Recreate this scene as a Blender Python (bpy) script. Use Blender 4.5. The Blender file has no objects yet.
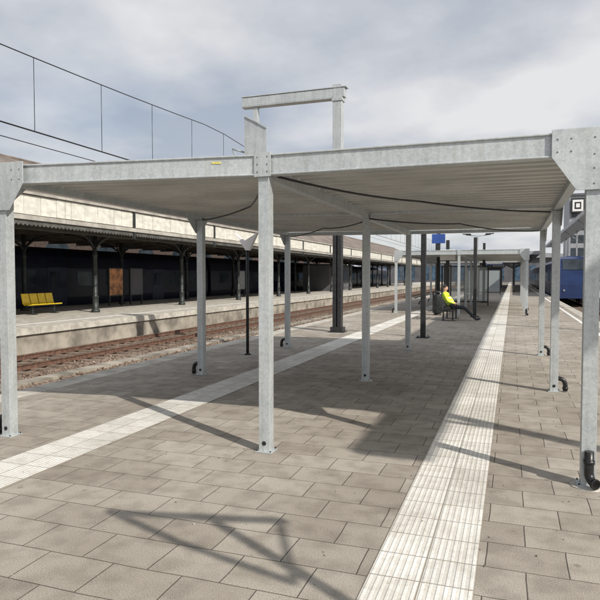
import bpy, math, random
from mathutils import Vector, Matrix
random.seed(7)
scene=bpy.context.scene
COL=scene.collection

# ---------------------------------------------------------------- materials
def new_mat(name):
    m=bpy.data.materials.new(name); m.use_nodes=True
    nt=m.node_tree; b=nt.nodes['Principled BSDF']
    return m,nt,b
def N(nt,t,**kw):
    n=nt.nodes.new(t)
    for k,v in kw.items():
        if k in n.inputs: n.inputs[k].default_value=v
        else: setattr(n,k,v)
    return n
def noise_col(nt,scale,c1,c2,detail=3,lo=.35,hi=.65,coord='Object',stretch=None):
    tc=N(nt,'ShaderNodeTexCoord'); src=tc.outputs[coord]
    if stretch:
        mp=N(nt,'ShaderNodeMapping'); mp.inputs['Scale'].default_value=stretch
        nt.links.new(src,mp.inputs['Vector']); src=mp.outputs[0]
    n=N(nt,'ShaderNodeTexNoise'); n.inputs['Scale'].default_value=scale; n.inputs['Detail'].default_value=detail
    nt.links.new(src,n.inputs['Vector'])
    r=N(nt,'ShaderNodeValToRGB'); r.color_ramp.elements[0].position=lo; r.color_ramp.elements[1].position=hi
    r.color_ramp.elements[0].color=(*c1,1); r.color_ramp.elements[1].color=(*c2,1)
    nt.links.new(n.outputs[0],r.inputs[0])
    return r,n
def mixc(nt,a,b,fac,mode='MIX'):
    m=N(nt,'ShaderNodeMix',data_type='RGBA',blend_type=mode)
    for s,i in ((a,6),(b,7),(fac,0)):
        if hasattr(s,'links'): nt.links.new(s,m.inputs[i])
        else: m.inputs[i].default_value=s if i==0 else (*s,1)
    return m.outputs[2]
def simple(name,c,rough=.6,metal=0,var=.25,scale=6,bump=0,coord='Object',stretch=None):
    m,nt,b=new_mat(name)
    c1=tuple(x*(1-var) for x in c); c2=tuple(min(1,x*(1+var)) for x in c)
    r,n=noise_col(nt,scale,c1,c2,coord=coord,stretch=stretch)
    nt.links.new(r.outputs[0],b.inputs['Base Color'])
    b.inputs['Roughness'].default_value=rough; b.inputs['Metallic'].default_value=metal
    if bump:
        bp=N(nt,'ShaderNodeBump'); bp.inputs['Strength'].default_value=bump; bp.inputs['Distance'].default_value=.02
        nt.links.new(n.outputs[0],bp.inputs['Height']); nt.links.new(bp.outputs[0],b.inputs['Normal'])
    return m

def mat_galv():
    m,nt,b=new_mat('galvanised_steel')
    tc=N(nt,'ShaderNodeTexCoord')
    v=N(nt,'ShaderNodeTexVoronoi'); v.inputs['Scale'].default_value=70
    nt.links.new(tc.outputs['Object'],v.inputs['Vector'])
    r,n=noise_col(nt,3,(.46,.495,.51),(.56,.595,.605),detail=4,lo=.3,hi=.7)
    r2,n2=noise_col(nt,22,(.88,.88,.88),(1,1,1),detail=3,lo=.36,hi=.6)
    sep=N(nt,'ShaderNodeSeparateColor'); nt.links.new(v.outputs['Color'],sep.inputs[0])
    c=mixc(nt,r.outputs[0],sep.outputs[0],.10,'OVERLAY')
    c=mixc(nt,c,r2.outputs[0],.7,'MULTIPLY')
    r3,n3=noise_col(nt,3,(.84,.82,.79),(1,1,1),detail=4,lo=.40,hi=.55,stretch=(6,6,.5))
    c=mixc(nt,c,r3.outputs[0],.55,'MULTIPLY')
    nt.links.new(c,b.inputs['Base Color'])
    b.inputs['Metallic'].default_value=.35
    mr=N(nt,'ShaderNodeMapRange'); mr.inputs[3].default_value=.38; mr.inputs[4].default_value=.58
    nt.links.new(n2.outputs[0],mr.inputs[0]); nt.links.new(mr.outputs[0],b.inputs['Roughness'])
    return m
GALV=mat_galv()
SHEET=simple('grey_roof_sheet',(.47,.47,.45),.45,.1,.13,1.3)
BLACK=simple('black_paint',(.022,.022,.024),.45,0,.3,12)
RUBBER=simple('black_plastic',(.012,.012,.013),.35,0,.3,20)
BOLT=simple('bolt_steel',(.22,.22,.22),.4,.7,.3,40)
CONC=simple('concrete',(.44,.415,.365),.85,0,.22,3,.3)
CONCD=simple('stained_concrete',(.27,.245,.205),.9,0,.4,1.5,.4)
RUST=simple('rusty_rail_steel',(.15,.085,.06),.7,.2,.35,9)
RAILTOP=simple('polished_rail',(.5,.47,.44),.3,.9,.1,9)
SLEEPER=simple('sleeper_wood',(.17,.13,.10),.9,0,.35,6,.4)
CREAM=simple('weathered_cream_panel',(.64,.625,.56),.6,0,.14,1.6,stretch=(1,1.6,3))
FASC=simple('beige_grey_paint',(.38,.36,.32),.7,0,.2,2)
DARKIRON=simple('dark_iron',(.03,.035,.035),.5,.2,.3,6)
ROOFBR=simple('roof_felt',(.17,.14,.12),.9,0,.3,.8)
CEIL=simple('timber_ceiling',(.12,.10,.08),.8,0,.3,1.2,stretch=(1,8,1))
WHITE=simple('white_paint',(.78,.78,.76),.5,0,.06,3)
YELLOW=simple('yellow_paint',(.85,.60,.03),.4,0,.08,5)
DYELLOW=simple('faded_yellow_label',(.62,.55,.16),.6,0,.2,60)
ORANGE=simple('orange_poster',(.45,.20,.08),.5,0,.6,2.5)
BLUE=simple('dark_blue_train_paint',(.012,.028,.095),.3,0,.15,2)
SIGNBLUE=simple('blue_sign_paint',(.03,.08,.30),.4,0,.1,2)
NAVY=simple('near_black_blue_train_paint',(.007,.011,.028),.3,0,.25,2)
NAVY2=simple('dull_navy_door_paint',(.012,.02,.05),.3,0,.2,2)
GREYP=simple('grey_paint',(.30,.31,.33),.5,0,.15,3)
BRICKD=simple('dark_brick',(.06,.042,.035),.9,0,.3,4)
BUILD1=simple('pale_facade',(.50,.50,.50),.7,0,.12,.4)
BUILD2=simple('dark_facade',(.10,.10,.11),.6,0,.2,.4)
RED=simple('red_paint',(.5,.04,.03),.5,0,.15,4)
def mat_glass(name,c=(.03,.04,.05),r=.08):
    m,nt,b=new_mat(name); 
    rr,n=noise_col(nt,.8,tuple(x*.6 for x in c),tuple(x*1.6 for x in c))
    nt.links.new(rr.outputs[0],b.inputs['Base Color']); b.inputs['Roughness'].default_value=r
    return m
GLASS=mat_glass('dark_window_glass')
TGLASS=mat_glass('train_window_glass',(.05,.06,.07),.05)
BGLASS=mat_glass('blue_tinted_glass',(.05,.085,.13),.12)
def mat_clear():
    m,nt,b=new_mat('dusty_clear_glass')
    b.inputs['Base Color'].default_value=(.5,.56,.58,1); b.inputs['Roughness'].default_value=.1; b.inputs['Alpha'].default_value=.35
    return m
CLEAR=mat_clear()
VEST=simple('hi_vis_vest',(.66,.86,.05),.7,0,.08,30)
REFL=simple('reflective_tape',(.62,.66,.50),.35,0,.05,9)
CLOTH=simple('dark_work_trousers',(.025,.027,.034),.9,0,.3,30)
SKIN=simple('skin',(.50,.30,.21),.55,0,.08,30)
HAIR=simple('dark_hair',(.03,.02,.015),.7,0,.3,60)

def mth_(nt,op,a,bb=None,c=None):
    n=N(nt,'ShaderNodeMath',operation=op)
    for i,s in enumerate((a,bb,c)):
        if s is None: continue
        if hasattr(s,'links'): nt.links.new(s,n.inputs[i])
        else: n.inputs[i].default_value=s
    return n.outputs[0]
def mat_paving():
    m,nt,b=new_mat('concrete_paving_slabs')
    tc=N(nt,'ShaderNodeTexCoord')
    mp=N(nt,'ShaderNodeMapping'); mp.inputs['Location'].default_value=(.12,.17,0)
    nt.links.new(tc.outputs['Object'],mp.inputs['Vector'])
    nz=N(nt,'ShaderNodeTexNoise'); nz.inputs['Scale'].default_value=2.2; nz.inputs['Detail'].default_value=2
    nt.links.new(tc.outputs['Object'],nz.inputs['Vector'])
    vm=N(nt,'ShaderNodeVectorMath',operation='MULTIPLY_ADD'); vm.inputs[1].default_value=(.022,.022,0)
    nt.links.new(nz.outputs['Color'],vm.inputs[0]); nt.links.new(mp.outputs[0],vm.inputs[2])
    br=N(nt,'ShaderNodeTexBrick'); br.offset=.5; br.squash=1
    for k,v in (('Scale',1.0),('Mortar Size',.006),('Mortar Smooth',.9),('Bias',0.0),('Brick Width',.46),('Row Height',.345)):
        br.inputs[k].default_value=v
    br.inputs['Color1'].default_value=(.365,.325,.275,1); br.inputs['Color2'].default_value=(.475,.435,.375,1)
    br.inputs['Mortar'].default_value=(.11,.092,.07,1)
    nt.links.new(vm.outputs[0],br.inputs['Vector'])
    r1,n1=noise_col(nt,.5,(.74,.72,.69),(1.0,1.0,1.0),detail=6,lo=.34,hi=.58)
    r2,n2=noise_col(nt,150,(.50,.50,.50),(1.25,1.25,1.25),detail=2,lo=.3,hi=.72)
    r3,n3=noise_col(nt,5,(.74,.73,.72),(1.0,1.0,1.0),detail=7,lo=.36,hi=.56)
    c=mixc(nt,br.outputs[0],r1.outputs[0],.85,'MULTIPLY'); c=mixc(nt,c,r2.outputs[0],.9,'MULTIPLY'); c=mixc(nt,c,r3.outputs[0],.85,'MULTIPLY')
    vo=N(nt,'ShaderNodeTexVoronoi'); vo.inputs['Scale'].default_value=2.9; nt.links.new(tc.outputs['Object'],vo.inputs['Vector'])
    cr=N(nt,'ShaderNodeValToRGB'); cr.color_ramp.elements[0].position=.05; cr.color_ramp.elements[1].position=.075
    cr.color_ramp.elements[0].color=(.5,.5,.5,1); cr.color_ramp.elements[1].color=(1,1,1,1)
    nt.links.new(vo.outputs['Distance'],cr.inputs[0])
    c=mixc(nt,c,cr.outputs[0],.6,'MULTIPLY')
    r5,n5=noise_col(nt,1.7,(.62,.60,.58),(1,1,1),detail=5,lo=.27,hi=.34)
    c=mixc(nt,c,r5.outputs[0],.8,'MULTIPLY')
    nt.links.new(c,b.inputs['Base Color']); b.inputs['Roughness'].default_value=.88
    inv=mth_(nt,'MULTIPLY_ADD',br.outputs['Fac'],-1.0,1.0)
    ad=mth_(nt,'MULTIPLY_ADD',n2.outputs[0],.28,inv)
    bp=N(nt,'ShaderNodeBump'); bp.inputs['Strength'].default_value=.6; bp.inputs['Distance'].default_value=.006
    nt.links.new(ad,bp.inputs['Height']); nt.links.new(bp.outputs[0],b.inputs['Normal'])
    return m
PAVE=mat_paving()

def mat_tactile(name,x0,tone=1.0,gstr=.3):
    m,nt,b=new_mat(name)
    tc=N(nt,'ShaderNodeTexCoord'); sp=N(nt,'ShaderNodeSeparateXYZ'); nt.links.new(tc.outputs['Object'],sp.inputs[0])
    mth=lambda *a: mth_(nt,*a)
    xs=mth('SUBTRACT',sp.outputs[0],x0)
    fx=mth('FRACT',mth('DIVIDE',xs,.29)); fy=mth('FRACT',mth('DIVIDE',sp.outputs[1],.30))
    dx=mth('SUBTRACT',.5,mth('ABSOLUTE',mth('SUBTRACT',fx,.5)))
    dy=mth('SUBTRACT',.5,mth('ABSOLUTE',mth('SUBTRACT',fy,.5)))
    d=mth('MINIMUM',dx,dy)
    joint=N(nt,'ShaderNodeMapRange'); joint.inputs[1].default_value=.006; joint.inputs[2].default_value=.022
    nt.links.new(d,joint.inputs[0])
    rib=mth('FRACT',mth('MULTIPLY',fx,7.0)); ribh=N(nt,'ShaderNodeMapRange'); ribh.inputs[1].default_value=.16; ribh.inputs[2].default_value=.26
    nt.links.new(mth('ABSOLUTE',mth('SUBTRACT',rib,.5)),ribh.inputs[0])
    groove=ribh.outputs[0]
    base,nb=noise_col(nt,1.1,(.62*tone,.60*tone,.55*tone),(.76*tone,.745*tone,.70*tone),detail=6,lo=.35,hi=.6)
    r2,n2=noise_col(nt,60,(.82,.82,.82),(1.03,1.03,1.03),detail=2,lo=.35,hi=.65)
    r4,n4=noise_col(nt,9,(.80,.78,.74),(1.0,1.0,1.0),detail=6,lo=.38,hi=.52)
    wn=N(nt,'ShaderNodeTexWhiteNoise'); cb=N(nt,'ShaderNodeCombineXYZ')
    nt.links.new(mth('FLOOR',mth('DIVIDE',xs,.29)),cb.inputs[0]); nt.links.new(mth('FLOOR',mth('DIVIDE',sp.outputs[1],.30)),cb.inputs[1])
    nt.links.new(cb.outputs[0],wn.inputs['Vector'])
    tr=N(nt,'ShaderNodeMapRange'); tr.inputs[3].default_value=.86; tr.inputs[4].default_value=1.03; nt.links.new(wn.outputs['Value'],tr.inputs[0])
    c=mixc(nt,base.outputs[0],r2.outputs[0],.8,'MULTIPLY'); c=mixc(nt,c,r4.outputs[0],.6,'MULTIPLY')
    tcx=N(nt,'ShaderNodeCombineColor'); [nt.links.new(tr.outputs[0],tcx.inputs[i]) for i in range(3)]
    c=mixc(nt,c,tcx.outputs[0],1.0,'MULTIPLY')
    c=mixc(nt,c,(.40,.37,.31),mth('MULTIPLY',groove,gstr))
    c=mixc(nt,(.24,.21,.17),c,joint.outputs[0])
    nt.links.new(c,b.inputs['Base Color']); b.inputs['Roughness'].default_value=.75
    h=mth('MULTIPLY',mth('SUBTRACT',1.0,groove),joint.outputs[0])
    bp=N(nt,'ShaderNodeBump'); bp.inputs['Strength'].default_value=.6; bp.inputs['Distance'].default_value=.005
    nt.links.new(h,bp.inputs['Height']); nt.links.new(bp.outputs[0],b.inputs['Normal'])
    return m

def mat_ballast():
    m,nt,b=new_mat('track_ballast')
    tc=N(nt,'ShaderNodeTexCoord')
    v=N(nt,'ShaderNodeTexVoronoi'); v.inputs['Scale'].default_value=16; nt.links.new(tc.outputs['Object'],v.inputs['Vector'])
    sep=N(nt,'ShaderNodeSeparateColor'); nt.links.new(v.outputs['Color'],sep.inputs[0])
    r=N(nt,'ShaderNodeValToRGB'); r.color_ramp.elements[0].color=(.11,.08,.06,1); r.color_ramp.elements[1].color=(.36,.28,.225,1)
    nt.links.new(sep.outputs[0],r.inputs[0])
    r1,n1=noise_col(nt,.7,(.62,.55,.5),(1,1,1),lo=.35,hi=.65)
    c=mixc(nt,r.outputs[0],r1.outputs[0],.8,'MULTIPLY')
    nt.links.new(c,b.inputs['Base Color']); b.inputs['Roughness'].default_value=.95
    bp=N(nt,'ShaderNodeBump'); bp.inputs['Strength'].default_value=1; bp.inputs['Distance'].default_value=.03; bp.invert=True
    nt.links.new(v.outputs['Distance'],bp.inputs['Height']); nt.links.new(bp.outputs[0],b.inputs['Normal'])
    return m
BALLAST=mat_ballast()
GROUND=simple('bare_ground',(.16,.13,.10),.95,0,.3,.3)

# ---------------------------------------------------------------- mesh builder
class MB:
    def __init__(s): s.v=[];s.f=[];s.m=[];s.sm=[]
    def _add(s,vs,fs,mi=0,smooth=False):
        o=len(s.v); s.v+= [tuple(v) for v in vs]
        for f in fs: s.f.append(tuple(i+o for i in f)); s.m.append(mi); s.sm.append(smooth)
        return s
    def box(s,c,d,rot=None,mi=0):
        hx,hy,hz=d[0]/2,d[1]/2,d[2]/2
        vs=[Vector((x,y,z)) for x in(-hx,hx) for y in(-hy,hy) for z in(-hz,hz)]
        if rot is not None: vs=[rot@v for v in vs]
        vs=[v+Vector(c) for v in vs]
        return s._add(vs,[(0,1,3,2),(4,6,7,5),(0,4,5,1),(2,3,7,6),(0,2,6,4),(1,5,7,3)],mi)
    def b2(s,lo,hi,mi=0):
        return s.box([(a+b)/2 for a,b in zip(lo,hi)],[b-a for a,b in zip(lo,hi)],mi=mi)
    def bar(s,p0,p1,w,h,mi=0):
        p0=Vector(p0);p1=Vector(p1);d=p1-p0;L=d.length;d.normalize()
        up=Vector((0,0,1)) if abs(d.z)<.95 else Vector((1,0,0))
        x=d.cross(up).normalized(); z=x.cross(d)
        R=Matrix((x,d,z)).transposed()
        return s.box((p0+p1)/2,(w,L,h),R,mi)
    def tube(s,pts,r,n=10,mi=0,caps=True):
        pts=[Vector(p) for p in pts]; rs=r if isinstance(r,(list,tuple)) else [r]*len(pts)
        vs=[]; ref=None
        for i,p in enumerate(pts):
            d=(pts[min(i+1,len(pts)-1)]-pts[max(i-1,0)]).normalized()
            if ref is None:
                up=Vector((0,0,1)) if abs(d.z)<.9 else Vector((1,0,0))
                a=d.cross(up).normalized()
            else:
                a=(ref-d*ref.dot(d)).normalized()
            ref=a; b=d.cross(a)
            for k in range(n):
                t=2*math.pi*k/n; vs.append(p+(a*math.cos(t)+b*math.sin(t))*rs[i])
        fs=[]
        for i in range(len(pts)-1):
            for k in range(n):
                fs.append((i*n+k,i*n+(k+1)%n,(i+1)*n+(k+1)%n,(i+1)*n+k))
        s._add(vs,fs,mi,True)
        if caps:
            o=len(s.v)-len(vs)
            s.f.append(tuple(o+k for k in reversed(range(n)))); s.m.append(mi); s.sm.append(False)
            s.f.append(tuple(o+(len(pts)-1)*n+k for k in range(n))); s.m.append(mi); s.sm.append(False)
        return s
    def prism(s,poly,axis,a0,a1,mi=0,org=(0,0,0)):
        def P(p,a):
            if axis=='y': q=(p[0],a,p[1])
            elif axis=='x': q=(a,p[0],p[1])
            else: q=(p[0],p[1],a)
            return tuple(q[i]+org[i] for i in range(3))
        n=len(poly); vs=[P(p,a0) for p in poly]+[P(p,a1) for p in poly]
        fs=[tuple(range(n)),tuple(reversed(range(n,2*n)))]+[(i,i+n,(i+1)%n+n,(i+1)%n) for i in range(n)]
        return s._add(vs,fs,mi)
import bmesh
def mesh_from(mb,name,mats):
    me=bpy.data.meshes.new(name); me.from_pydata(mb.v,[],mb.f)
    for m in mats: me.materials.append(m)
    for p,mi,sm in zip(me.polygons,mb.m,mb.sm): p.material_index=mi; p.use_smooth=sm
    bm=bmesh.new(); bm.from_mesh(me); bmesh.ops.recalc_face_normals(bm,faces=bm.faces); bm.to_mesh(me); bm.free()
    return me
def mk(name,mb,mats,parent=None,loc=(0,0,0),bevel=0,label=None,category=None,group=None,kind=None,rot=None):
    if not isinstance(mats,(list,tuple)): mats=[mats]
    o=bpy.data.objects.new(name,mesh_from(mb,name,mats)); COL.objects.link(o)
    o.location=loc
    if rot: o.rotation_euler=rot
    if parent: o.parent=parent
    if bevel:
        bv=o.modifiers.new('bevel','BEVEL'); bv.width=bevel; bv.segments=2; bv.limit_method='ANGLE'
    if label:o['label']=label
    if category:o['category']=category
    if group:o['group']=group
    if kind:o['kind']=kind
    return o
def thing(name,loc,label,category,group=None,rot=(0,0,0)):
    o=bpy.data.objects.new(name,None); COL.objects.link(o); o.location=loc; o.rotation_euler=rot
    o.empty_display_size=.2
    o['label']=label;o['category']=category
    if group:o['group']=group
    return o
def clone(root,loc,rot=None,label=None):
    r=root.copy(); COL.objects.link(r); r.location=loc
    if rot is not None: r.rotation_euler=rot
    if label: r['label']=label
    def rec(src,dst):
        for c in src.children:
            k=c.copy(); COL.objects.link(k); k.parent=dst; rec(c,k)
    rec(root,r); return r

# ---------------------------------------------------------------- setting
RZ=-.85
PL,PR=-6.9,3.1
mk('ground',MB().b2((-400,-120,-1.6),(400,900,-1.15)),GROUND,kind='structure')
mk('track_bed',MB().b2((PL-8.3,-40,-1.3),(PL-.004,260,RZ)).b2((PR+.004,-40,-1.3),(PR+3.6,260,RZ)).b2((-28.6,-40,-1.3),(-24.3,260,RZ)),BALLAST,kind='structure')
mk('platform',MB().b2((PL+.42,-20,-1.2),(PR-.42,230,0)),PAVE,kind='structure')
def coping(x0,x1,name):
    mb=MB(); y=-20
    while y<230:
        mb.b2((x0,y+.006,-1.2),(x1,y+.994,.004)); y+=1.0
    mk(name,mb,CONC,kind='structure')
coping(PL,PL+.415,'platform_edge'); coping(PR-.415,PR,'platform_edge')
TAC_R=mat_tactile('ribbed_tactile_tiles',-.75,1.12,.30); TAC_L=mat_tactile('ribbed_tactile_tiles_worn',-4.41,1.08,.12)
mk('tactile_path',MB().b2((-.75,-20,-.02),(-.17,200,.005)),TAC_R,kind='structure')
mk('tactile_path',MB().b2((-4.41,-20,-.02),(-3.83,200,.005)),TAC_L,kind='structure')
mk('painted_line',MB().b2((2.35,-20,-.02),(2.47,200,.0045)),WHITE,kind='structure')

OPL,OPR=-24.2,-14.9
mk('opposite_platform',MB().b2((OPL,-20,-1.2),(OPR-.55,230,0)),CONC,kind='structure')
mb=MB(); y=-20
while y<230:
    mb.b2((OPR-.545,y+.008,-.22),(OPR+.03,y+1.492,.006)); y+=1.5
mk('opposite_platform_edge',mb,CONC,kind='structure')
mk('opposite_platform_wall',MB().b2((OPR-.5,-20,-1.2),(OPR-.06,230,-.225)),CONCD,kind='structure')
mk('painted_line',MB().b2((OPR-1.3,-20,-.02),(OPR-1.15,200,.0045)),WHITE,kind='structure')
mk('side_platform',MB().b2((6.5,-20,-1.2),(16,230,.0)),CONC,kind='structure')

def track(x,label):
    t=thing('railway_track',(x,0,RZ),label,'railway track','railway tracks')
    for sx in(-.7175-.035,.7175+.035):
        mb=MB(); mb.b2((sx-.065,-40,.05),(sx+.065,250,.065)); mb.b2((sx-.012,-40,.065),(sx+.012,250,.165)); mb.b2((sx-.035,-40,.165),(sx+.035,250,.2))
        mb.b2((sx-.027,-40,.2),(sx+.027,250,.2025),1)
        mk('rail',mb,[RUST,RAILTOP],t)
    mb=MB(); y=-20
    while y<160:
        mb.box((random.uniform(-.02,.02),y,.0),(2.5,.24,.1)); y+=.62
    s=mk('sleeper',mb,SLEEPER,t); s['kind']='stuff'
track(-8.6,'rusty railway track in brown ballast beside the platform')
track(-13.0,'rusty railway track in brown ballast beside the opposite platform')
track(-26.1,'railway track under the dark parked train')
track(4.75,'railway track beside the platform')
mb=MB()
for i in range(3200):
    x=random.choice((random.uniform(-14.6,-7.0),random.uniform(-11.6,-10.0))); y=random.uniform(2,40); r=random.uniform(.02,.045)
    R=Matrix.Rotation(random.uniform(0,6.28),3,Vector((random.random(),random.random(),random.random()+.01)).normalized())
    mb.box((x,y,RZ+r*.4),(r*2,r*1.6,r*1.3),R)
mk('ballast_stones',mb,BALLAST,kind='stuff')
mb=MB(); y=-10
while y<150:
    mb.b2((-11.0,y+.01,RZ-.05),(-10.6,y+.99,RZ+.07)); y+=1
mk('cable_trough',mb,CONCD,label='low concrete cable trough between the two tracks',category='cable trough')
mb=MB()
for i in range(700):
    x=random.uniform(-6.3,2.3); y=random.uniform(2.4,14); r=random.uniform(.003,.007)
    R=Matrix.Rotation(random.uniform(0,6.28),3,Vector((random.random(),random.random(),random.random()+.01)).normalized())
    mb.box((x,y,r*.6),(r*2,r*1.4,r),R)
mk('grit',mb,CONCD,kind='stuff')

# ---------------------------------------------------------------- shelters
CX=[-5.03,-2.23,.60]
HT,HB=2.85,2.65
PW=.11
def shelter(y0,bays,skewL,label,hero):
    root=thing('platform_shelter',(CX[1],y0,0),label,'shelter','temporary platform shelters')
    ox=CX[1]
    L=4.2
    def P(ci,ri):
        return Vector((CX[ci]-ox,ri*L+(skewL if ci==0 else 0),0))
    for ri in range(bays+1):
        for ci in range(3):
            p=P(ci,ri)
            mb=MB(); mb.b2((-PW/2,-PW/2,.012),(PW/2,PW/2,HB-.002))
            mb.b2((-.085,-.085,.001),(.085,.085,.014))
            if hero:
                mb.tube([(-.0,-PW/2-.001,.09),(-.0,-PW/2-.006,.09)],.022,mi=1)
                for q in((-.07,-.07),(.07,.07),(.07,-.07),(-.07,.07)): mb.tube([(q[0],q[1],.014),(q[0],q[1],.026)],.008,6,mi=1)
            mk('post',mb,[GALV,RUBBER],root,p,bevel=.008 if hero else 0)
    for ri in range(bays+1):
        for ci in range(2):
            a=P(ci,ri);b=P(ci+1,ri); d=(b-a).normalized()
            a2=a+d*(-PW/2 if ci==0 else .0); b2=b+d*(PW/2 if ci==1 else .0)
            a2=a2+(d*.003 if ci==1 else Vector()); b2=b2-(d*.003 if ci==0 else Vector())
            mb=MB(); 
            hb=HB if ri in(0,bays) else HB+.04
            mb.bar(a2+Vector((0,0,(HT+hb)/2)),b2+Vector((0,0,(HT+hb)/2)),PW-.004,HT-hb)
            if ri==0:
                for zz in(HT-.012,HB+.008):
                    mb.bar(a2+Vector((0,-.062,zz)),b2+Vector((0,-.062,zz)),.02,.016)
            mk('beam',mb,GALV,root,bevel=.005 if hero else 0)
    for ci in range(3):
        for ri in range(bays):
            a=P(ci,ri)+Vector((0,PW/2+.004,0));b=P(ci,ri+1)-Vector((0,PW/2+.004,0))
            hb=HB+.004 if ci!=1 else HB-.03
            mk('beam',MB().bar(a+Vector((0,0,(HT-.004+hb)/2)),b+Vector((0,0,(HT-.004+hb)/2)),PW-.012,HT-.004-hb),GALV,root)
    for ci in range(2):
        mb=MB(); x0=CX[ci]-ox+PW/2; x1=CX[ci+1]-ox-PW/2
        per=.25; prof=[(0,0),(.09,0),(.105,.06),(.235,.06)]
        ys=[];y=PW/2+.002
        end=bays*L-PW/2
        while y<end-.2:
            for a,h in prof: ys.append((y+a,h))
            y+=per
        sk0=skewL if ci==0 else 0
        vs=[]
        for yy,h in ys:
            vs.append((x0,yy+sk0,HB+.07+h)); vs.append((x1,yy,HB+.07+h))
        fs=[(2*i,2*i+1,2*i+3,2*i+2) for i in range(len(ys)-1)]
        vs2=[(a,b,c+.012) for a,b,c in vs]
        mb._add(vs,fs); mb._add(vs2,fs)
        mk('roof_sheet',mb,SHEET,root)
    def gusset(p,sgn,yoff):
        mb=MB()
        w=.40
        x0=-.085*sgn; x1=w*sgn-.085*sgn
        poly=[(x0,HT+.02),(x1,HT+.02),(x1,HT-.20),(.13*sgn,HT-.47),(x0,HT-.47)]
        if sgn<0: poly=poly[::-1]
        mb.prism(poly,'y',yoff,yoff-.008)
        for bx,bz in((.0,-.06),(.0,-.19),(.0,-.42),(.17,-.06),(.17,-.16),(.27,-.06),(.27,-.16),(.0,-.30)):
            mb.tube([(bx*sgn,yoff-.008,HT+bz),(bx*sgn,yoff-.013,HT+bz)],.008,6,mi=1)
        mk('gusset_plate',mb,[GALV,BOLT],root,p,bevel=.003 if hero else 0)
    gusset(P(0,0),1,-PW/2-.022); gusset(P(2,0),-1,-PW/2-.022)
    for ci,sg in((2,1),(0,-1)):
        for ri in range(bays+1):
            mb=MB(); xo=sg*(PW/2+.004)
            for s in ((1,) if ri==0 else (-1,) if ri==bays else (1,-1)):
                poly=[(0,HT+.0),(.34*s,HT+.0),(.34*s,HT-.20),(.07*s,HT-.42),(0,HT-.42)]
                if s<0: poly=poly[::-1]
                mb.prism(poly,'x',xo,xo+.008*sg)
            mk('gusset_plate',mb,GALV,root,P(ci,ri))
    mb=MB(); yo=-PW/2-.022
    mb.b2((-.085,yo-.008,HT-.215),(.085,yo,HT+.012))
    for bx in(-.05,.05):
        for bz in(-.03,-.10,-.17): mb.tube([(bx,yo-.008,HT+bz),(bx,yo-.013,HT+bz)],.008,6,mi=1)
    mk('joint_plate',mb,[GALV,BOLT],root,P(1,0),bevel=.003)
    for ri in range(bays+1):
        for ci,sg in((0,-1),(2,1)):
            p=P(ci,ri); mb=MB()
            pts=[]
            if ri==0 and ci==2:
                pts=[(.0,-PW/2-.035,.30),(.0,-PW/2-.035,.16)]
                for k in range(7):
                    t=k/6*math.pi/2
                    pts.append((.0+.09*(1-math.cos(t))*.5,-PW/2-.035-.07*(1-math.cos(t)),.13-.075*math.sin(t)))
                mb.tube(pts,.036,12); mb.tube([(.0,-PW/2-.035,.20),(.0,-PW/2-.035,.23)],.043,12)
                mb.tube([pts[-2],pts[-1]],.043,12)
            else:
                xx=sg*(PW/2+.0)
                pts=[(xx,0,.20),(xx+sg*.04,0,.19)]
                for k in range(6):
                    t=k/5*math.pi/2
                    pts.append((xx+sg*(.04+.06*math.sin(t)),0,.19-.10*(1-math.cos(t))))
                pts.append((xx+sg*.10,0,.015))
                mb.tube(pts,.033,12); mb.tube([(xx+sg*.10,0,.04),(xx+sg*.10,0,.075)],.040,12)
            mk('drain_pipe',mb,RUBBER,root,p)
    if hero:
        a=P(0,0);b=P(1,0);d=(b-a).normalized();q=a+d*(2.35)
        n=Vector((d.y,-d.x,0))
        mk('sticker',MB().bar(q+n*(.058)+Vector((0,0,2.785))-d*.045,q+n*(.058)+Vector((0,0,2.785))+d*.045,.003,.02),DYELLOW,root)
        mk('mortar_patch',MB().tube([(0,-.02,.0),(0,-.02,.006)],[.15,.13],9),CONC,root,P(2,0))
        mk('mortar_patch',MB().tube([(0,-.01,.0),(0,-.01,.006)],[.13,.11],8),CONC,root,P(1,1))
    return root
shelter(5.33,2,-.38,'open galvanised steel shelter with flat corrugated roof on paving',True)
shelter(27.5,4,0,'second galvanised steel shelter further along the platform',False)

def cable(pts,sag,label,r=.012,name='cable'):
    out=[]
    for a,b,s in zip(pts[:-1],pts[1:],sag):
        a=Vector(a);b=Vector(b)
        for k in range(12):
            t=k/12; q=a.lerp(b,t); q.z-=4*s*t*(1-t); out.append(q)
    out.append(Vector(pts[-1]))
    mk(name,MB().tube(out,r,8),RUBBER,label=label,category='cable',group='black cables under the shelter roof')
cable([(-2.15,5.45,2.66),(-1.1,7.6,2.63),(.5,9.35,2.62)],[.035,.03],'black cable hanging in a sag under the corrugated roof')
cable([(-2.15,9.4,2.61),(-.9,11.2,2.64),(.5,13.2,2.62)],[.03,.05],'black cable hanging in a sag under the corrugated roof')
cable([(-2.3,5.5,2.66),(-3.4,7.6,2.66),(-4.9,9.0,2.64)],[.03,.03],'black cable hanging in a sag under the corrugated roof')
cable([(-2.3,9.7,2.60),(-3.6,11.6,2.66),(-4.9,13.2,2.62)],[.04,.03],'black cable hanging in a sag under the corrugated roof')

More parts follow.
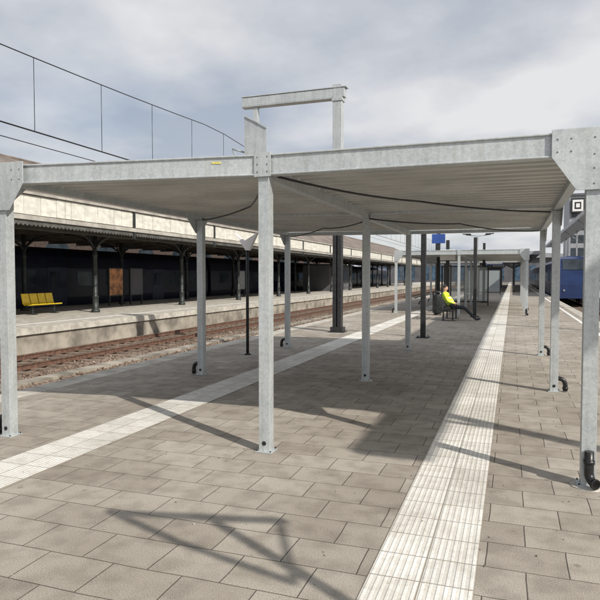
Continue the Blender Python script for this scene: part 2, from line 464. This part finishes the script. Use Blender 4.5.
# ---------------------------------------------------------------- gantry
g=thing('catenary_gantry',(-4.97,17.5,0),'galvanised steel overhead line gantry with black lower column','gantry')
mb=MB(); mb.b2((-.13,-.12,.03),(-.02,.12,4.3)); mb.b2((.02,-.12,.03),(.13,.12,4.3)); mb.b2((-.02,-.03,.03),(.02,.03,4.3))
mb.b2((-.24,-.2,0),(.24,.2,.03)); mb.b2((-.18,-.16,4.3),(.18,.16,4.34)); mb.b2((-.19,-.17,.031),(.19,.17,.16))
mk('column',mb,BLACK,g,label='black painted lower column')
mk('upper_post',MB().b2((-.14,-.12,4.344),(.14,.12,7.40)).b2((-.17,-.15,6.9),(.17,.15,7.0)),GALV,g,bevel=.01)
mb=MB(); mb.b2((-3.1,-.12,7.02),(-.143,.12,7.28)); mb.b2((.143,-.12,7.02),(.22,.12,7.28)); mb.b2((-3.12,-.14,7.29),(.28,.14,7.32)); mb.b2((-3.12,-.14,6.98),(-.175,.14,7.01))
mk('beam',mb,GALV,g,bevel=.006)
mb=MB(); mb.b2((-2.75,-.08,6.35),(-2.6,.08,6.975))
mb.prism([(-3.02,6.70),(-2.28,6.28),(-2.28,4.5),(-3.02,4.5)][::-1],'y',-.13,-.085)
mb.prism([(-3.04,6.76),(-2.26,6.32),(-2.26,6.28),(-3.04,6.71)][::-1],'y',-.17,-.05)
mk('drop_bracket',mb,GALV,g)
mk('support_arm',MB().tube([(-3.03,0,5.6),(-3.5,0,5.75)],.03).tube([(-3.03,0,5.0),(-3.5,0,5.7)],.025),GALV,g)

def wires(x,label,hm,hc,two=True):
    t=thing('overhead_line',(x,0,0),label,'overhead wire','overhead railway wires')
    span=50
    def hmz(y):
        u=((y+25)%span)/span
        return hm-1.0*4*u*(1-u)*.8
    pts=[(0,y,hmz(y)) for y in range(-30,180,2)]
    mk('messenger_wire',MB().tube(pts,.016,6),RUBBER,t)
    mk('contact_wire',MB().tube([(0,y,hc) for y in range(-30,190,10)],.022,6),RUBBER,t)
    if two: mk('contact_wire',MB().tube([(.0,y,hc-.38) for y in range(-30,190,10)],.013,6),RUBBER,t)
    y=1.9
    while y<120:
        mk('dropper_wire',MB().tube([(0,y,hc),(0,y,hmz(y))],.010,5),RUBBER,t); y+=3.0
wires(-13.0,'black overhead railway wires with vertical droppers above the track',8.5,5.85)

p=thing('sign_pole',(-5.37,11.8,0),'slim dark pole with an angled white plate on top','sign pole')
mk('pole',MB().tube([(0,0,0),(0,0,2.45)],.032,12).tube([(0,0,0),(0,0,.03)],.07,12),DARKIRON,p)
mk('plate',MB().prism([(-.28,2.62),(-.05,2.45),(.25,2.62),(.06,2.25),(-.02,2.25)][::-1],'y',-.05,.05),WHITE,p)
def blackpole(loc,h,label,w=.09,sign=None):
    r=thing('information_pole',loc,label,'pole','black platform poles')
    mb=MB(); mb.b2((-w,-w*.7,.03),(w,w*.7,h)); 
    mk('pole',mb,BLACK,r,bevel=.01)
    mk('base_plate',MB().b2((-.17,-.17,0),(.17,.17,.03)).tube([(.12,.12,.03),(.12,.12,.06)],.015,6).tube([(-.12,-.12,.03),(-.12,-.12,.06)],.015,6),BLACK,r)
    if sign:
        mk('sign_plate',MB().b2((-.35,-w*.7-.03,h-.95),(.35,-w*.7-.003,h-.45)),sign,r)
    return r
blackpole((-2.3,16.7,0),3.6,'black square steel pole on a bolted base plate',.07)
blackpole((-3.75,33.0,0),4.4,'black square steel pole with small blue sign',.09,SIGNBLUE)
blackpole((-5.6,48.0,0),4.4,'black square steel pole beside the far shelter',.09)
blackpole((-1.45,25.9,0),3.3,'black square steel pole beside the metal bench',.07)
blackpole((-2.9,29.3,0),3.4,'black square steel pole with white notice plate',.08,WHITE)
blackpole((-1.7,40.0,0),3.8,'black square steel pole with white notice plate',.08,WHITE)
blackpole((-3.3,54.0,0),4.0,'black square steel pole with small blue sign',.09,SIGNBLUE)
# glass wind screens
def screen(loc,label,L=3.0,rot=0):
    t=thing('wind_screen',loc,label,'glass wind screen','glass wind screens',rot=(0,0,rot))
    mb=MB()
    for y in (-L/2,0,L/2): mb.b2((-.035,y-.035,0),(.035,y+.035,2.3))
    mb.b2((-.03,-L/2+.036,2.22),(.03,-.036,2.28)); mb.b2((-.03,.036,2.22),(.03,L/2-.036,2.28)); mb.b2((-.03,-L/2+.036,.18),(.03,-.036,.25)); mb.b2((-.03,.036,.18),(.03,L/2-.036,.25))
    mk('frame',mb,BLACK,t)
    mk('pane',MB().b2((-.006,-L/2+.04,.255),(.006,-.04,2.215)).b2((-.006,.04,.255),(.006,L/2-.04,2.215)),CLEAR,t)
screen((-3.1,31.5,0),'black framed glass wind screen on the platform',3.0)
screen((-2.6,36.2,0),'black framed glass wind screen on the platform',2.6,math.radians(90))
screen((-3.1,45.0,0),'black framed glass wind screen on the platform',3.0)
screen((-2.4,57.0,0),'black framed glass wind screen on the platform',2.8,math.radians(90))
# litter bin
b=thing('litter_bin',(-3.05,26.6,0),'dark grey litter bin with open top','litter bin')
mk('body',MB().tube([(0,0,.08),(0,0,.12),(0,0,.85),(0,0,.9)],[.17,.21,.23,.24],16),DARKIRON,b); mk('lid',MB().tube([(0,0,.98),(0,0,1.05)],[.25,.16],16).b2((-.2,-.02,.88),(-.17,.02,.99)).b2((.17,-.02,.88),(.2,.02,.99)),BLACK,b); mk('foot',MB().tube([(0,0,0),(0,0,.08)],[.2,.12],16),BLACK,b)

def lamp(loc,label):
    l=thing('street_lamp',loc,label,'street lamp')
    mk('pole',MB().tube([(0,0,0),(0,0,5.0)],[.07,.045],10),GREYP,l)
    mk('arm',MB().tube([(-1.0,0,5.12),(0,0,5.0),(1.0,0,5.12)],.03,8),GREYP,l)
    for s in(-1,1):
        mk('lamp_head',MB().prism([(s*.55,5.10),(s*1.25,5.17),(s*1.25,5.23),(s*.6,5.22)][::-s],'y',-.12,.12),BLACK,l)
lamp((-2.7,52,0),'grey double armed lamp on a slim pole')

# ---------------------------------------------------------------- opposite canopy
EX=-16.3
c=thing('station_canopy',(EX,0,0),'old station canopy with weathered cream fascia and dark iron columns','canopy')
Y0,Y1=-8,120
mb=MB(); y=Y0
while y<Y1:
    dz=random.uniform(-.006,.006)
    mb.b2((0,y+.012,3.90+dz),(.05+dz,y+.788,4.58+dz)); y+=.8
mk('fascia_panel',mb,CREAM,c)['kind']='stuff'
mb=MB()
mb.b2((-.06,Y0,3.80),(-.01,Y1,4.62),1)
mb.b2((-.04,Y0,4.61),(.14,Y1,4.70),1); mb.b2((-.04,Y0,3.70),(.12,Y1,3.86),1)
y=-.1
while y<Y1:
    mb.b2((-.04,y-.07,3.4),(.11,y+.07,4.60),2); y+=7.8
mk('fascia_frame',mb,[DARKIRON,FASC,DARKIRON],c)
VAL=simple('valance_paint',(.09,.088,.08),.7,0,.25,3)
mb=MB(); y=Y0
while y<Y1:
    poly=[(y,3.69),(y+.2,3.69),(y+.2,3.56),(y+.15,3.51),(y+.10,3.49),(y+.05,3.51),(y,3.56)]
    mb.prism(poly,'x',.02,.05); y+=.202
mk('valance',mb,VAL,c)
mk('edge_beam',MB().b2((-.9,Y0,3.45),(-.75,Y1,3.75)),VAL,c)
mb=MB()
mb._add([(.1,Y0,4.71),(.1,Y1,4.71),(-6.0,Y1,7.25),(-6.0,Y0,7.25),(-12,Y0,4.71),(-12,Y1,4.71)],[(0,1,2,3),(3,2,5,4)])
mb._add([(.1,Y1,4.71),(-6,Y1,7.25),(-12,Y1,4.71)],[(0,1,2)])
mb.tube([(-6,Y0,7.27),(-6,Y1,7.27)],.07,8)
mk('roof',mb,ROOFBR,c)
mb=MB(); mb.b2((-11.9,Y0,3.98),(-.1,Y1,4.05))
y=-.1
while y<Y1: mb.b2((-11.8,y-.07,3.75),(-.92,y+.07,3.975)); y+=2.6
mk('ceiling',mb,CEIL,c)
def colmesh():
    mb=MB(); 
    mb.tube([(0,0,0),(0,0,.12),(0,0,.14),(0,0,.7),(0,0,.74),(0,0,.8),(0,0,2.6),(0,0,2.64),(0,0,2.72),(0,0,3.72)],[.2,.2,.15,.14,.17,.115,.095,.15,.11,.10],12)
    for dx,dy,n in((1,0,1.7),(-1,0,1.7),(0,1,1.3),(0,-1,1.3)):
        pts=[]
        for k in range(9):
            t=k/8*math.pi/2; q=n*(1-math.cos(t)); pts.append((dx*q,dy*q,2.7+.95*math.sin(t)))
        mb.tube(pts,.045,6)
        cx=.32;cz=3.42;ring=[(dx*(cx+.16*math.cos(a)),dy*(cx+.16*math.cos(a)),cz+.16*math.sin(a)) for a in [k*math.pi/6 for k in range(13)]]
        mb.tube(ring,.02,5)
    return mesh_from(mb,'column',[DARKIRON])
cm=colmesh()
for row in(-2.1,-6.3):
    y=-.1
    while y<118:
        o=bpy.data.objects.new('column',cm); COL.objects.link(o); o.parent=c; o.location=(row,y,0); y+=7.8
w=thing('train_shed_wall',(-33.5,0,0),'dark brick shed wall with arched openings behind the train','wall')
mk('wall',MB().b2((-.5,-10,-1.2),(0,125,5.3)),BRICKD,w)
mb=MB()
for k in range(18):
    y=-4+k*6
    pts=[(y-1.6,.3),(y+1.6,.3),(y+1.6,3.2)]+[(y+1.6*math.cos(a),3.2+1.3*math.sin(a)) for a in [j*math.pi/8 for j in range(1,8)]]+[(y-1.6,3.2)]
    mb.prism(pts,'x',.002,.03)
mk('window',mb,GLASS,w)['kind']='stuff'
mk('coping',MB().b2((-.7,-10,5.304),(.2,125,5.45)),CONCD,w)

# ---------------------------------------------------------------- trains
def carriage(loc,paint,label,stripe,doorm,cab=False,grp='parked train carriages'):
    t=thing('train_carriage',loc,label,'train',grp)
    prof=[(-1.4,.35),(1.4,.35),(1.45,.9),(1.45,2.6),(1.33,3.3),(1.05,3.62),(.5,3.8),(-.5,3.8),(-1.05,3.62),(-1.33,3.3),(-1.45,2.6),(-1.45,.9)]
    mk('body',MB().prism(prof,'y',.2,25.8),paint,t,bevel=.05)
    for s in(-1,1):
        mk('stripe',MB().b2((s*1.452-.004,.25,1.0),(s*1.452+.004,25.75,1.10)),stripe,t)
        for k in range(9):
            if k in(2,6): continue
            y=1.6+k*2.6
            mk('window',MB().b2((s*1.45-.012,y,1.55),(s*1.45+.012,y+1.9,2.5)),TGLASS,t,bevel=.01)
        for k in(2,6):
            y=1.75+k*2.6
            d=mk('door',MB().b2((s*1.45-.02,y,.42),(s*1.45+.02,y+1.5,2.65)),doorm,t,bevel=.01)
            mk('door_window',MB().b2((s*1.478-.006,y+.15,1.5),(s*1.478+.006,y+.65,2.4)).b2((s*1.478-.006,y+.85,1.5),(s*1.478+.006,y+1.35,2.4)),TGLASS,d)
    for yy in(4,22):
        mb=MB(); mb.b2((-1.0,yy-1.4,.2),(1.0,yy+1.4,.5))
        for a in(-1,1):
            for s in(-.75,.75): mb.tube([(s-.06,yy+a,.22),(s+.06,yy+a,.22)],.42,16)
        mk('bogie',mb,BLACK,t)
    if cab:
        rings=[]
        for yy,sc,zt in((.19,1,3.8),(-.5,.97,3.6),(-1.1,.88,2.7),(-1.45,.78,1.5),(-1.5,.76,.4)):
            rings.append([(-1.4*sc,yy,.36),(1.4*sc,yy,.36),(1.45*sc,yy,min(zt-.06,2.6)),(1.05*sc,yy,zt-.05),(-1.05*sc,yy,zt-.05),(-1.45*sc,yy,min(zt-.06,2.6))])
        vs=[q for r_ in rings for q in r_]; fs=[]
        for i in range(len(rings)-1):
            for k in range(6): fs.append((i*6+k,i*6+(k+1)%6,(i+1)*6+(k+1)%6,(i+1)*6+k))
        fs.append(tuple(range(24,30)))
        mk('cab',MB()._add(vs,fs),paint,t)
        mk('windscreen',MB()._add([(-.9,-.60,3.50),(.9,-.60,3.50),(.9,-1.14,2.67),(-.9,-1.14,2.67)],[(0,1,2,3)]),GLASS,t)
        for s in(-.8,.8): mk('headlight',MB().tube([(s,-1.53,1.0),(s,-1.45,1.0)],.08,12),GREYP,t)
    else:
        mk('gangway',MB().b2((-.6,25.81,.5),(.6,26.2,3.0)),RUBBER,t)
    return t
RAILZ=RZ+.2
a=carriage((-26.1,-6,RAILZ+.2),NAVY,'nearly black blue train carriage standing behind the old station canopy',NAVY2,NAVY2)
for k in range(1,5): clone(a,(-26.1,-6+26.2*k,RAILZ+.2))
carriage((4.75,54,RAILZ+.2),BLUE,'dark blue train carriage with cab stopped at the platform edge',BLUE,NAVY2,True,'blue train at the platform')
b2=carriage((4.75,80.4,RAILZ+.2),BLUE,'dark blue train carriage stopped at the platform edge',BLUE,NAVY2,False,'blue train at the platform')
clone(b2,(4.75,106.6,RAILZ+.2))

# ---------------------------------------------------------------- items on opposite platform
def yellow_bench(loc,label):
    t=thing('platform_bench',loc,label,'bench')
    mk('frame',MB().b2((-.05,-.95,.36),(.05,.95,.42)).b2((-.04,-.7,0),(.04,-.62,.36)).b2((-.04,.62,0),(.04,.7,.36)).b2((-.25,-.75,0),(.25,-.57,.03)).b2((-.25,.57,0),(.25,.75,.03)),DARKIRON,t)
    for k in range(4):
        y=-.72+k*.48
        prof=[(.24,.47),(.20,.44),(-.16,.43),(-.24,.50),(-.34,.92),(-.37,.92),(-.28,.48),(-.18,.40),(.22,.41),(.26,.45)]
        mk('seat',MB().prism(prof,'y',y-.215,y+.215),YELLOW,t,bevel=.01)
    return t
yellow_bench((-19.9,21.6,0),'yellow four seat bench on the opposite platform')
def poster(loc,mat,label,w=1.2,h=1.5):
    t=thing('poster_board',loc,label,'poster board','poster boards on the opposite platform')
    mk('frame',MB().b2((-.05,-w/2-.06,.55),(.05,w/2+.06,.61+h+.06)).b2((-.04,-w/2,0),(.04,-w/2+.08,.55)).b2((-.04,w/2-.08,0),(.04,w/2,.55)),DARKIRON,t)
    mk('poster',MB().b2((.051,-w/2,.61),(.058,w/2,.61+h)),mat,t)
poster((-21.5,29.0,0),ORANGE,'dull orange poster in a dark frame on the opposite platform')
poster((-21.5,31.0,0),BUILD2,'dark poster in a dark frame on the opposite platform')
poster((-21.5,46.0,0),GREYP,'grey poster in a dark frame on the opposite platform')
k=thing('waiting_room',(-21,70,0),'small waiting room under the old station canopy','waiting room')
mk('wall',MB().b2((-1.6,-5,0),(1.6,5,2.9)),BUILD2,k); mk('window',MB().b2((1.601,-4.4,.9),(1.63,-.6,2.4)).b2((1.601,.6,.9),(1.63,4.4,2.4)),GLASS,k)
mk('roof',MB().b2((-1.8,-5.2,2.904),(1.8,5.2,3.05)),DARKIRON,k)

# ---------------------------------------------------------------- permanent canopy further off
def island_canopy(x0,x1,y0,y1,z,label):
    t=thing('island_canopy',((x0+x1)/2,y0,0),label,'canopy')
    hw=(x1-x0)/2; L=y1-y0
    mk('roof',MB().prism([(-hw,z),(hw,z),(hw,z+.22),(0,z+.45),(-hw,z+.22)],'y',0,L),GREYP,t)
    mk('fascia',MB().b2((-hw-.06,-.06,z-.10),(hw+.06,-.004,z+.26)).b2((-hw-.06,0,z-.1),(-hw-.004,L,z+.26)).b2((hw+.004,0,z-.1),(hw+.06,L,z+.26)),GREYP,t)
    y=1.5
    while y<L:
        for s in(-1,1):
            mk('column',MB().b2((s*hw*.45-.1,y-.1,0),(s*hw*.45+.1,y+.1,z-.003)).bar((s*hw*.45,y,z-.9),(s*hw*.9,y,z-.06),.09,.09).bar((s*hw*.45,y,z-.9),(s*hw*.05,y,z-.06),.09,.09),BLACK,t)
        y+=9
    return t
island_canopy(-6.2,2.6,66,124,4.0,'flat permanent platform canopy beyond the steel shelters')
k=thing('platform_kiosk',(-3.2,92,0),'dark glazed kiosk under the far platform canopy','kiosk')
mk('wall',MB().b2((-1.7,0,0),(1.7,9,2.9)),BUILD2,k); mk('window',MB().b2((-1.5,-.03,.5),(-.1,-.003,2.5)).b2((.1,-.03,.5),(1.5,-.003,2.5)),BGLASS,k); mk('roof',MB().b2((-1.85,-.15,2.904),(1.85,9.1,3.05)),GREYP,k)
def board(loc,label):
    t=thing('departure_board',loc,label,'departure board','hanging departure boards')
    mk('case',MB().b2((-.9,-.12,2.9),(.9,.12,3.5)),SIGNBLUE,t); mk('screen',MB().b2((-.8,-.14,2.97),(.8,-.122,3.43)),WHITE,t)
    mk('hanger',MB().b2((-.6,-.02,3.5),(-.56,.02,3.99)).b2((.56,-.02,3.5),(.6,.02,3.99)),BLACK,t)
board((-1.8,67,0),'hanging departure board with pale screen under the canopy')
board((-1.8,87,0),'hanging departure board with pale screen under the canopy')
h=thing('station_hall',(-14,172,0),'long low dark station hall with glazed front closing the tracks','building')
mk('wall',MB().b2((-26,0,-1.2),(34,12,6.6)),BUILD2,h)
mb=MB()
for i in range(30):
    if i%4!=3: mb.b2((-25.6+i*2,-.06,.5),(-24.1+i*2,-.003,4.6))
mk('window',mb,BGLASS,h)['kind']='stuff'
mk('roof',MB().prism([(-27,6.604),(35,6.604),(35,7.1),(20,7.9),(4,8.3),(-12,7.9),(-27,7.1)],'y',-1,13),GREYP,h)

# ---------------------------------------------------------------- right side
c2=thing('shade_canopy',(5.6,.6,0),'high narrow canopy with pale fascia, unseen near stretch shaped to shade the paving','canopy')
mk('roof',MB().b2((0,1.85,7.0),(1.83,120,7.14)).b2((1.18,0,7.0),(1.83,1.849,7.14)),GREYP,c2)  # stepped outline shaped for the shade it casts; near stretch is out of view
mk('fascia',MB().b2((-.05,1.85,6.85),(-.004,120,7.2)),BUILD1,c2)
for i in range(8):
    mk('column',MB().b2((1.45,2+i*15,0),(1.61,2.16+i*15,6.99)).bar((1.5,2.08+i*15,6.0),(.2,2.08+i*15,6.95),.08,.08),GREYP,c2)
b3=thing('station_building',(20,55,0),'low glass station building with horizontal floor bands','building')
mk('wall',MB().b2((0,0,-1.2),(12,65,6)),BUILD2,b3)
mb=MB()
for f in range(2):
    for i in range(21): mb.b2((-.03,1+i*3,.8+f*2.8),(-.002,3.4+i*3,2.6+f*2.8))
mk('window',mb,BGLASS,b3)['kind']='stuff'
mk('roof',MB().b2((-3,-.5,6.004),(12.5,65.5,6.4)),GREYP,b3)
tw=thing('office_tower',(15.6,134,0),'tall dark office tower beyond the station','tower')
mk('wall',MB().b2((-4.8,0,-1.2),(8,14,18.0)),GREYP,tw)
mb=MB()
for f in range(6):
    for i in range(9): mb.b2((-4.4+i*1.35,-.06,.6+f*2.6),(-3.3+i*1.35,-.003,2.2+f*2.6))
mk('window',mb,GLASS,tw)['kind']='stuff'
mk('roof',MB().b2((-5.0,-.3,18.004),(8.3,14.3,18.4)).b2((-1,4,18.4),(4,10,19.6)),BUILD2,tw)
s=thing('station_sign',(12.3,133.5,0),'square white sign in a dark frame high on the tower','sign')
mk('sign_box',MB().b2((-1.3,-.3,14.4),(1.3,.15,17.4)),BLACK,s,bevel=.03)
mk('sign_face',MB().b2((-1.0,-.33,14.75),(1.0,-.302,17.05)),WHITE,s)
mk('symbol',MB().b2((-.6,-.36,15.2),(.6,-.335,16.6)),BLACK,s); mk('symbol',MB().b2((-.35,-.385,15.5),(.35,-.362,16.3)),WHITE,s)
s=thing('shadow_frame',(2.72,.85,0),'unseen slim steel frame with cross arms shaped to cast the foreground shadow','steel frame')  # added out of view; its arms are laid out to cast the near shadow
mb=MB(); mb.b2((-.03,-.03,0),(.03,.03,4.0))
mk('post',mb,GALV,s)
mb=MB(); mb.bar((-.78,-.12,4.02),(.47,.16,4.02),.06,.06).bar((-.62,-.05,3.58),(.10,-.17,3.40),.05,.05).bar((-.74,-.11,4.0),(-.60,-.05,3.58),.05,.05).bar((.10,-.17,3.40),(.42,.14,4.0),.04,.04)
mk('cross_arm',mb,GALV,s)

# ---------------------------------------------------------------- metal bench and seated worker
BX,BY=-2.25,24.0
t=thing('metal_bench',(BX,BY,0),'black metal bench with backrest on the platform','bench')
mb=MB()
for k in range(6): mb.b2((-.20+k*.075,-.8,.42),(-.145+k*.075,.8,.445))
mk('seat',mb,BLACK,t)
mb=MB()
R=Matrix.Rotation(math.radians(-20),3,'Y')
for k in range(4): mb.box((-.30-.045*k,0,.55+.11*k),(.025,1.6,.075),R)
mk('backrest',mb,BLACK,t)
for yy in(-.7,.7):
    mk('leg',MB().bar((.15,yy,0),(.15,yy,.41),.05,.05).bar((-.2,yy,0),(-.2,yy,.42),.05,.05).bar((-.23,yy,.40),(-.46,yy,.95),.04,.04).b2((-.28,yy-.04,0),(.26,yy+.04,.02)).bar((-.25,yy,.66),(.18,yy,.64),.05,.03).bar((.16,yy,.42),(.17,yy,.63),.03,.03),BLACK,t)

def skin_mesh(name,joints,edges,mats,sub=2):
    me=bpy.data.meshes.new(name); me.from_pydata([j[0] for j in joints],edges,[])
    o=bpy.data.objects.new(name,me); COL.objects.link(o)
    md=o.modifiers.new('s','SKIN'); md.use_smooth_shade=True; md.use_x_symmetry=False
    ss=o.modifiers.new('u','SUBSURF'); ss.levels=sub; ss.render_levels=sub
    for i,j in enumerate(joints):
        r=j[1]; me.skin_vertices[0].data[i].radius=(r,r) if not isinstance(r,tuple) else r
    me.skin_vertices[0].data[0].use_root=True
    dg=bpy.context.evaluated_depsgraph_get(); dg.update()
    m2=bpy.data.meshes.new_from_object(o.evaluated_get(dg)); 
    bpy.data.objects.remove(o)
    m2.name=name
    m2.materials.clear()
    for m in mats: m2.materials.append(m)
    for p in m2.polygons: p.use_smooth=True
    return m2
J=[];E=[]
def j(p,r,par=None):
    J.append((p,r)); 
    if par is not None: E.append((par,len(J)-1))
    return len(J)-1
pel=j((-.02,0,.55),.13)
wa=j((-.12,0,.71),.125,pel); ch=j((-.23,0,.91),.14,wa); sh=j((-.275,0,1.02),.11,ch); nk=j((-.29,0,1.11),.05,sh)
h0=j((-.275,0,1.18),.075,nk); h1=j((-.265,0,1.27),.095,h0); h2=j((-.275,0,1.35),.07,h1)
j((-.165,0,1.235),.018,h1)
for s in(-1,1):
    hp=j((.05,.09*s,.52),.095,pel); kn=j((.44,.11*s,.51),.062,hp); an=j((.84,.12*s,.12),.042,kn); he=j((.88,.12*s,.06),.045,an); j((1.06,.14*s,.10),.035,he)
    so=j((-.27,.18*s,1.00),.065,sh); el=j((-.15,.28*s,.76),.052,so); wr=j((.10,.13*s,.66),.034,el); pa=j((.16,.09*s,.645),.034,wr)
    for k in range(4):
        a=j((.20,(.075+.022*(k-1.5)*1.0)*s,.635),.010,pa); j((.235+.008*(1.5-abs(k-1.5)),(.06+.022*(k-1.5))*s,.612),.008,a)
    a=j((.15,.045*s,.66),.011,pa); j((.185,.03*s,.655),.009,a)
pm=skin_mesh('person',J,E,[CLOTH,VEST,SKIN,BLACK,HAIR])
for p_ in pm.polygons:
    c0=p_.center
    if c0.z>1.105: p_.material_index=2
    elif c0.x>.09 and c0.z>.60 and c0.x<.3 and abs(c0.y)<.18 : p_.material_index=2
    elif c0.x>.82 and c0.z<.12: p_.material_index=3
    elif c0.z>.64 : p_.material_index=1
    else: p_.material_index=0
per=bpy.data.objects.new('person',pm); COL.objects.link(per); per.location=(BX+.08,BY-.15,-.02)
per['label']='seated worker in yellow hi-vis jacket leaning back, legs stretched out'; per['category']='person'
V=[((.0,0,.60),.165),((-.11,0,.73),.165),((-.23,0,.91),.175),((-.275,0,1.03),.12),((-.275,.13,1.02),.095),((-.275,-.13,1.02),.095)]
vm=skin_mesh('vest',V,[(0,1),(1,2),(2,3),(3,4),(3,5)],[VEST,REFL],3)
for p_ in vm.polygons:
    if .72<p_.center.z<.755 or .86<p_.center.z<.895: p_.material_index=1
v=bpy.data.objects.new('vest',vm); COL.objects.link(v); v.parent=per
hm_=skin_mesh('hair',[((-.30,0,1.25),.085),((-.285,0,1.33),.088),((-.26,0,1.38),.06)],[(0,1),(1,2)],[HAIR])
h=bpy.data.objects.new('hair',hm_); COL.objects.link(h); h.parent=per
eye=MB()
for s in(-.03,.03): eye.box((-.178,s,1.27),(.012,.018,.010))
mk('eyes',eye,HAIR,per); mk('mouth',MB().box((-.183,0,1.195),(.012,.04,.008)),RED,per)

# ---------------------------------------------------------------- world and light
sundir=Vector((3.3,-2.0,2.85)).normalized()
elev=math.asin(sundir.z); az=math.atan2(sundir.x,sundir.y)
w=bpy.data.worlds.new('World'); scene.world=w; w.use_nodes=True; nt=w.node_tree
bg=nt.nodes['Background']; bg.inputs['Strength'].default_value=.1
sky=nt.nodes.new('ShaderNodeTexSky'); sky.sky_type='NISHITA'; sky.sun_disc=False; sky.sun_elevation=elev; sky.sun_rotation=az
tc=nt.nodes.new('ShaderNodeTexCoord'); sp=nt.nodes.new('ShaderNodeSeparateXYZ'); nt.links.new(tc.outputs['Generated'],sp.inputs[0])
wm=lambda *a: mth_(nt,*a)
zz=wm('ADD',wm('MAXIMUM',sp.outputs[2],0.0),.22)
cb=nt.nodes.new('ShaderNodeCombineXYZ'); nt.links.new(wm('DIVIDE',sp.outputs[0],zz),cb.inputs[0]); nt.links.new(wm('DIVIDE',sp.outputs[1],zz),cb.inputs[1])
n1=nt.nodes.new('ShaderNodeTexNoise'); n1.inputs['Scale'].default_value=1.5; n1.inputs['Detail'].default_value=7; n1.inputs['Roughness'].default_value=.5
mp=nt.nodes.new('ShaderNodeMapping'); mp.inputs['Location'].default_value=(3.1,1.7,0); nt.links.new(cb.outputs[0],mp.inputs[0]); nt.links.new(mp.outputs[0],n1.inputs['Vector'])
bias=wm('MULTIPLY_ADD',sp.outputs[0],.16,n1.outputs[0]); low=wm('MULTIPLY',wm('SUBTRACT',.35,sp.outputs[2]),.10); bias=wm('ADD',bias,wm('MAXIMUM',low,0.0))
cr=nt.nodes.new('ShaderNodeValToRGB'); e=cr.color_ramp.elements; e[0].position=.36; e[1].position=.60
e[0].color=(4.6,5.0,5.75,1); e[1].color=(8.0,8.0,8.1,1)
nt.links.new(bias,cr.inputs[0])
n2=nt.nodes.new('ShaderNodeTexNoise'); n2.inputs['Scale'].default_value=.9; n2.inputs['Detail'].default_value=6; nt.links.new(cb.outputs[0],n2.inputs['Vector'])
cv=nt.nodes.new('ShaderNodeMapRange'); cv.inputs[1].default_value=.36; cv.inputs[2].default_value=.52; cv.inputs[3].default_value=.68; cv.inputs[4].default_value=.98; nt.links.new(n2.outputs[0],cv.inputs[0])
mx=nt.nodes.new('ShaderNodeMix'); mx.data_type='RGBA'; nt.links.new(cv.outputs[0],mx.inputs[0]); nt.links.new(sky.outputs[0],mx.inputs[6]); nt.links.new(cr.outputs[0],mx.inputs[7])
nt.links.new(mx.outputs[2],bg.inputs[0])
ld=bpy.data.lights.new('sun','SUN'); ld.energy=4.7; ld.angle=math.radians(.5); ld.color=(1,.94,.85)
lo=bpy.data.objects.new('sun',ld); COL.objects.link(lo); lo.rotation_euler=sundir.to_track_quat('Z','Y').to_euler(); lo.location=(10,-10,30)

cam=bpy.data.cameras.new('camera'); cam.lens=36; cam.sensor_width=36; cam.clip_end=2000; cam.clip_start=.05
co=bpy.data.objects.new('camera',cam); COL.objects.link(co); co.location=(0,0,1.7)
co.rotation_euler=(math.radians(90-2.29),0,math.radians(19.46)); scene.camera=co
scene.view_settings.view_transform='Standard'; scene.view_settings.look='None'; scene.view_settings.exposure=0
